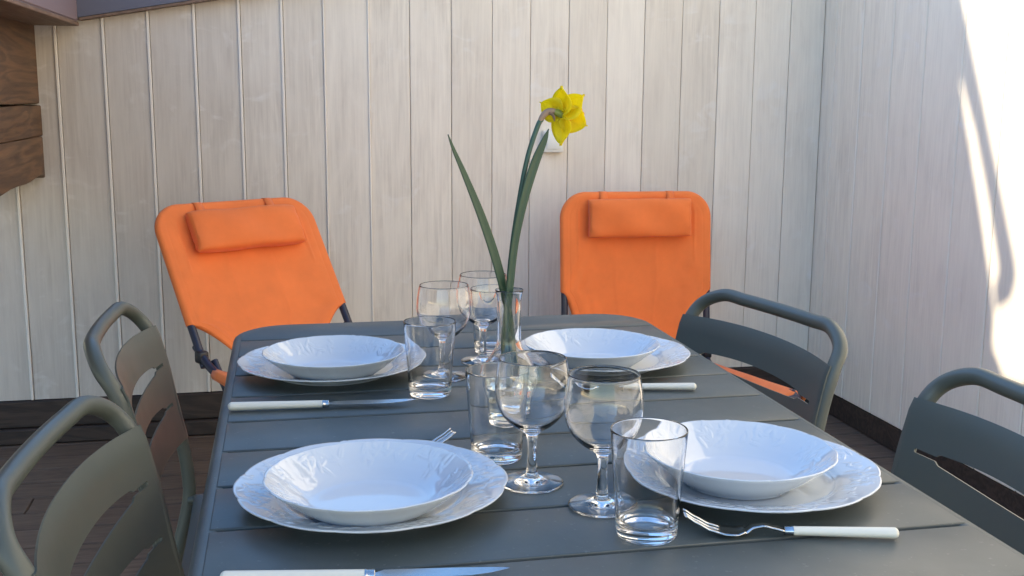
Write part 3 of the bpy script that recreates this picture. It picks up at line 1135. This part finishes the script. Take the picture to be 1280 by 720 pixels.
def fp(u, v, dy=0.0):
    return plane_pt(u, v, VY + dy) - FO


def blade(bm, pts, wids, nrm_tilt, fold=0.25):
    c = catmull(pts, 8)
    n = len(c)
    wv = [v.x for v in catmull([Vector((w, 0, 0)) for w in wids], 8)]
    rows = []
    for i, p in enumerate(c):
        t = (c[min(i + 1, n - 1)] - c[max(i - 1, 0)]).normalized()
        view = Vector((nrm_tilt, -1, 0.1)).normalized()
        s = t.cross(view).normalized()
        nr = s.cross(t).normalized()
        w = max(wv[i], 0.0003)
        rows.append([bm.verts.new(p + s * (w * q) + nr * (fold * w * abs(q) ** 1.5)) for q in (-1, -0.5, 0, 0.5, 1)])
    for A, B in zip(rows[:-1], rows[1:]):
        for k in range(4):
            bm.faces.new((A[k], A[k + 1], B[k + 1], B[k]))


def solid(o, th):
    md = o.modifiers.new('thick', 'SOLIDIFY')
    md.thickness, md.offset = th, 0.0
    return o


bm = bmesh.new()
blade(bm, [Vector((0.010, 0.006, 0.035)), fp(640, 432, 0.004), fp(634, 385, 0.004), fp(621, 330, 0), fp(603, 275, -0.004), fp(582, 222, -0.008), fp(567, 187, -0.010), fp(560, 168, -0.012)],
      [0.0046, 0.0050, 0.0056, 0.0062, 0.0056, 0.0039, 0.0022, 0.0004], 0.35)
solid(obj('leaf', bm, M['leaf'], flower, angle=80), 0.0012)
bm = bmesh.new()
blade(bm, [Vector((-0.004, -0.006, 0.030)), fp(631, 432, -0.004), fp(637, 360, -0.004), fp(644, 300, -0.002), fp(655, 248, 0.0), fp(668, 205, 0.004), fp(680, 176, 0.006), fp(686, 161, 0.007)],
      [0.0048, 0.0052, 0.0050, 0.0050, 0.0058, 0.0060, 0.0040, 0.0004], 0.2)
solid(obj('leaf', bm, M['leaf'], flower, angle=80), 0.0012)
bm = bmesh.new()
tube(bm, catmull([Vector((0.002, 0.0, 0.028)), fp(634, 435, 0.004), fp(635, 370, 0.006), fp(640, 310, 0.008), fp(650, 245, 0.009), fp(660, 195, 0.009), fp(672, 158, 0.009), fp(677, 149, 0.009)], 8), 0.0033, 12, up=Vector((1, 0, 0)))
obj('stem', bm, M['stem'], flower)
bm = bmesh.new()
hk = catmull([fp(674, 154, 0.009), fp(678, 146, 0.009), fp(684, 140, 0.009), fp(691, 139, 0.008), fp(696, 140.5, 0.007)], 6)
tube(bm, hk, [0.0030 + 0.0012 * math.sin(math.pi * i / (len(hk) - 1)) for i in range(len(hk))], 12, up=Vector((1, 0, 0)))
tube(bm, catmull([fp(687, 141, 0.006), fp(692, 145, 0.004), fp(693, 152, 0.004)], 4), [0.0032, 0.0032, 0.0032, 0.0032, 0.0030, 0.0028, 0.0022, 0.0014, 0.0003], 8, flat=0.35, up=Vector((1, 0, 0)))
obj('spathe', bm, M['spathe'], flower)
# flower head looks away to the right; tepals end where they do in the photo
ctr = fp(702, 144, 0.006)
axis = Vector((0.80, 0.52, -0.12)).normalized()
bm = bmesh.new()
tube(bm, [fp(693, 139.5, 0.007), fp(697, 141, 0.007), ctr + axis * 0.004], [0.0038, 0.0046, 0.0050], 12)
obj('ovary', bm, M['ovary'], flower)
tips = [((704, 107), 0.000, 0.0125), ((732, 119), -0.010, 0.0125), ((735, 157), -0.004, 0.0130), ((703, 182), 0.004, 0.0125), ((676, 127), 0.020, 0.0120), ((722, 146), 0.048, 0.012)]
for (q, dy, wd) in tips:
    bm = bmesh.new()
    tip = fp(*q, dy)
    d = tip - ctr
    Ln = d.length
    d.normalize()
    nr = (axis - d * axis.dot(d)).normalized()
    if nr.length < 0.1:
        nr = Vector((0, 1, 0))
    sd = d.cross(nr).normalized()
    rows = []
    for i in range(17):
        f = i / 16
        w = 1.36 * wd * (math.sin(math.pi * min(1, f * 0.96 + 0.10)) ** 0.75) * (1.12 - 0.22 * f) if f < 0.99 else 0.0004
        p = ctr + d * (Ln * f) + nr * (0.004 * math.sin(math.pi * f) - 0.003 * f)
        rows.append([bm.verts.new(p + sd * (w * s) + nr * (-0.0045 * s * s * (1 - f) + 0.0016 * math.cos(s * 3.0) + 0.0012 * math.sin(s * 7 + f * 6))) for s in (-1, -0.66, -0.33, 0, 0.33, 0.66, 1)])
    for A, B in zip(rows[:-1], rows[1:]):
        for k in range(6):
            bm.faces.new((A[k], A[k + 1], B[k + 1], B[k]))
    solid(obj('petal', bm, M['petal'], flower, angle=80), 0.0007)
bm = bmesh.new()
e1 = axis.cross(Vector((0, 0, 1))).normalized()
e2 = axis.cross(e1)
rows = []
for i in range(13):
    f = i / 12
    r = 0.0055 + 0.0055 * f ** 0.8 + 0.0035 * max(0, f - 0.8) * 5
    rows.append([bm.verts.new(ctr + axis * (0.003 + 0.024 * f) + (e1 * math.cos(a) + e2 * math.sin(a)) * r * (1 + (0.07 * math.sin(12 * a) * max(0, f - 0.6) * 2.5))) for a in [2 * math.pi * k / 48 for k in range(48)]])
for A, B in zip(rows[:-1], rows[1:]):
    for k in range(48):
        bm.faces.new((A[k], A[(k + 1) % 48], B[(k + 1) % 48], B[k]))
solid(obj('corona', bm, M['corona'], flower, angle=80), 0.0008)


# ================================================================== CUTLERY (local x: tip at 0, handle end at +length)
def handle_parts(t, x0, x1, r0, r1, z):
    bm = bmesh.new()
    n = 20
    pts, rs = [], []
    for i in range(n + 1):
        f = i / n
        pts.append((x0 + (x1 - x0) * f, 0, z))
        rs.append(r0 + (r1 - r0) * f)
    for k in range(1, 7):
        a = R(90 * k / 6)
        pts.append((x1 + r1 * 0.75 * math.sin(a), 0, z))
        rs.append(max(0.0004, r1 * math.cos(a)))
    tube(bm, pts, rs, 20, flat=0.86)
    obj('handle', bm, M['ivory'], t)
    bm = bmesh.new()
    tube(bm, [(x0 - 0.0085, 0, z), (x0 - 0.0080, 0, z), (x0 - 0.0015, 0, z), (x0 - 0.001, 0, z), (x0 + 0.0003, 0, z)], [r0 * 0.86, r0 * 0.97, r0 * 1.0, r0 * 1.06, r0 * 1.06], 20, flat=0.88)
    obj('ferrule', bm, M['steel'], t)


def make_fork(label, loc, rz):
    t = thing('fork', label, 'fork', loc, rz, 'forks with ivory handles')
    Lh = 0.1065
    z = 0.0060
    handle_parts(t, Lh, 0.2045, 0.0050, 0.0062, z)

    def hz(x):
        ks = [(0, 0.0210), (0.012, 0.0135), (0.026, 0.0065), (0.040, 0.0026), (0.052, 0.0020), (0.060, 0.0042), (0.068, 0.0095), (0.078, 0.0112), (0.090, 0.0085), (0.100, z)]
        for (a, za), (b, zb) in zip(ks[:-1], ks[1:]):
            if x <= b:
                f = (x - a) / (b - a)
                f = f * f * (3 - 2 * f) * 0.35 + f * 0.65
                return za + (zb - za) * f
        return z
    bm = bmesh.new()
    # neck and palm
    ks = [(0.034, 0.0112), (0.042, 0.0122), (0.050, 0.0118), (0.057, 0.0096), (0.063, 0.0066), (0.072, 0.0048), (0.085, 0.0042), (0.099, 0.0046)]
    rows = []
    for p in catmull([Vector((a, b, 0)) for a, b in ks], 5):
        dish_ = 0.0022 if p.x < 0.06 else 0.0
        rows.append([bm.verts.new((p.x, p.y * s, hz(p.x) + dish_ * (abs(s) ** 2))) for s in (-1, -0.6, -0.2, 0.2, 0.6, 1)])
    for A, B in zip(rows[:-1], rows[1:]):
        for k in range(5):
            bm.faces.new((A[k], A[k + 1], B[k + 1], B[k]))
    for c in (-0.0090, -0.0030, 0.0030, 0.0090):
        rr = []
        for i in range(15):
            x = 0.036 * i / 14
            w = 0.0004 + 0.0014 * min(1, (i / 14) * 1.6)
            cc = c * (0.92 + 0.06 * i / 14)
            zz = hz(x) + 0.0022 * (c / 0.0115) ** 2
            rr.append([bm.verts.new((x, cc - w, zz)), bm.verts.new((x, cc + w, zz))])
        for A, B in zip(rr[:-1], rr[1:]):
            bm.faces.new((A[0], A[1], B[1], B[0]))
    solid(obj('head', bm, M['steel'], t, angle=70), 0.0020)
    return t


def make_knife(label, loc, rz, Lk=0.25, Lb=0.128):
    t = thing('table_knife', label, 'knife', loc, rz, 'knives with ivory handles')
    z = 0.0066
    handle_parts(t, Lb, Lk, 0.0058, 0.0068, z)
    bm = bmesh.new()
    prof = [(0.0, 0.0092, 0.0085), (0.006, 0.0060, 0.0095), (0.016, 0.0010, 0.0100), (0.035, -0.0045, 0.0102), (0.06, -0.0060, 0.0100), (0.10, -0.0050, 0.0092), (0.112, -0.0042, 0.0085), (0.1165, -0.0030, 0.0050), (0.1195, -0.0026, 0.0026)]
    rows = []
    for x, lo, hi in prof:
        tt = 0.0010 if x > 0.003 else 0.0002
        lo2, hi2 = lo, max(hi, lo + 0.0003)
        rows.append([bm.verts.new((x, hi2 * -1, z + tt)), bm.verts.new((x, lo2 * -1, z + 0.0001)), bm.verts.new((x, lo2 * -1, z - 0.0001)), bm.verts.new((x, hi2 * -1, z - tt))])
    for A, B in zip(rows[:-1], rows[1:]):
        for k in range(4):
            bm.faces.new((A[k], A[(k + 1) % 4], B[(k + 1) % 4], B[k]))
    bm.faces.new(rows[0])
    bm.faces.new(rows[-1][::-1])
    o = obj('blade', bm, M['steel'], t, angle=25)
    return t


def aim(tip, end):
    return math.atan2(end[1] - tip[1], end[0] - tip[0])


ZC = ZT + 0.0004
make_fork('fork with ivory handle at lower right, its tines beside the front tumbler', (0.0815, -0.968, ZC), aim((0.082, -0.968), (0.288, -1.020)))
make_fork('fork mostly hidden behind the near left soup bowl, only its tines showing', (-0.100, -0.660, ZC), aim((-0.100, -0.660), (-0.298, -0.705)))
make_fork('fork in front of the far right plate, ivory handle seen right of the wine glass', (0.085, -0.420, ZC), aim((0.085, -0.42), (0.288, -0.459)))
make_knife('knife with broad blade and ivory handle at the bottom edge, lower left', (-0.106, -1.037, ZC), aim((-0.106, -1.037), (-0.355, -1.000)))
make_knife('knife in front of the far left plate, its blade tip touching the tumbler', (-0.122, -0.466, ZC), aim((-0.122, -0.466), (-0.372, -0.446)))
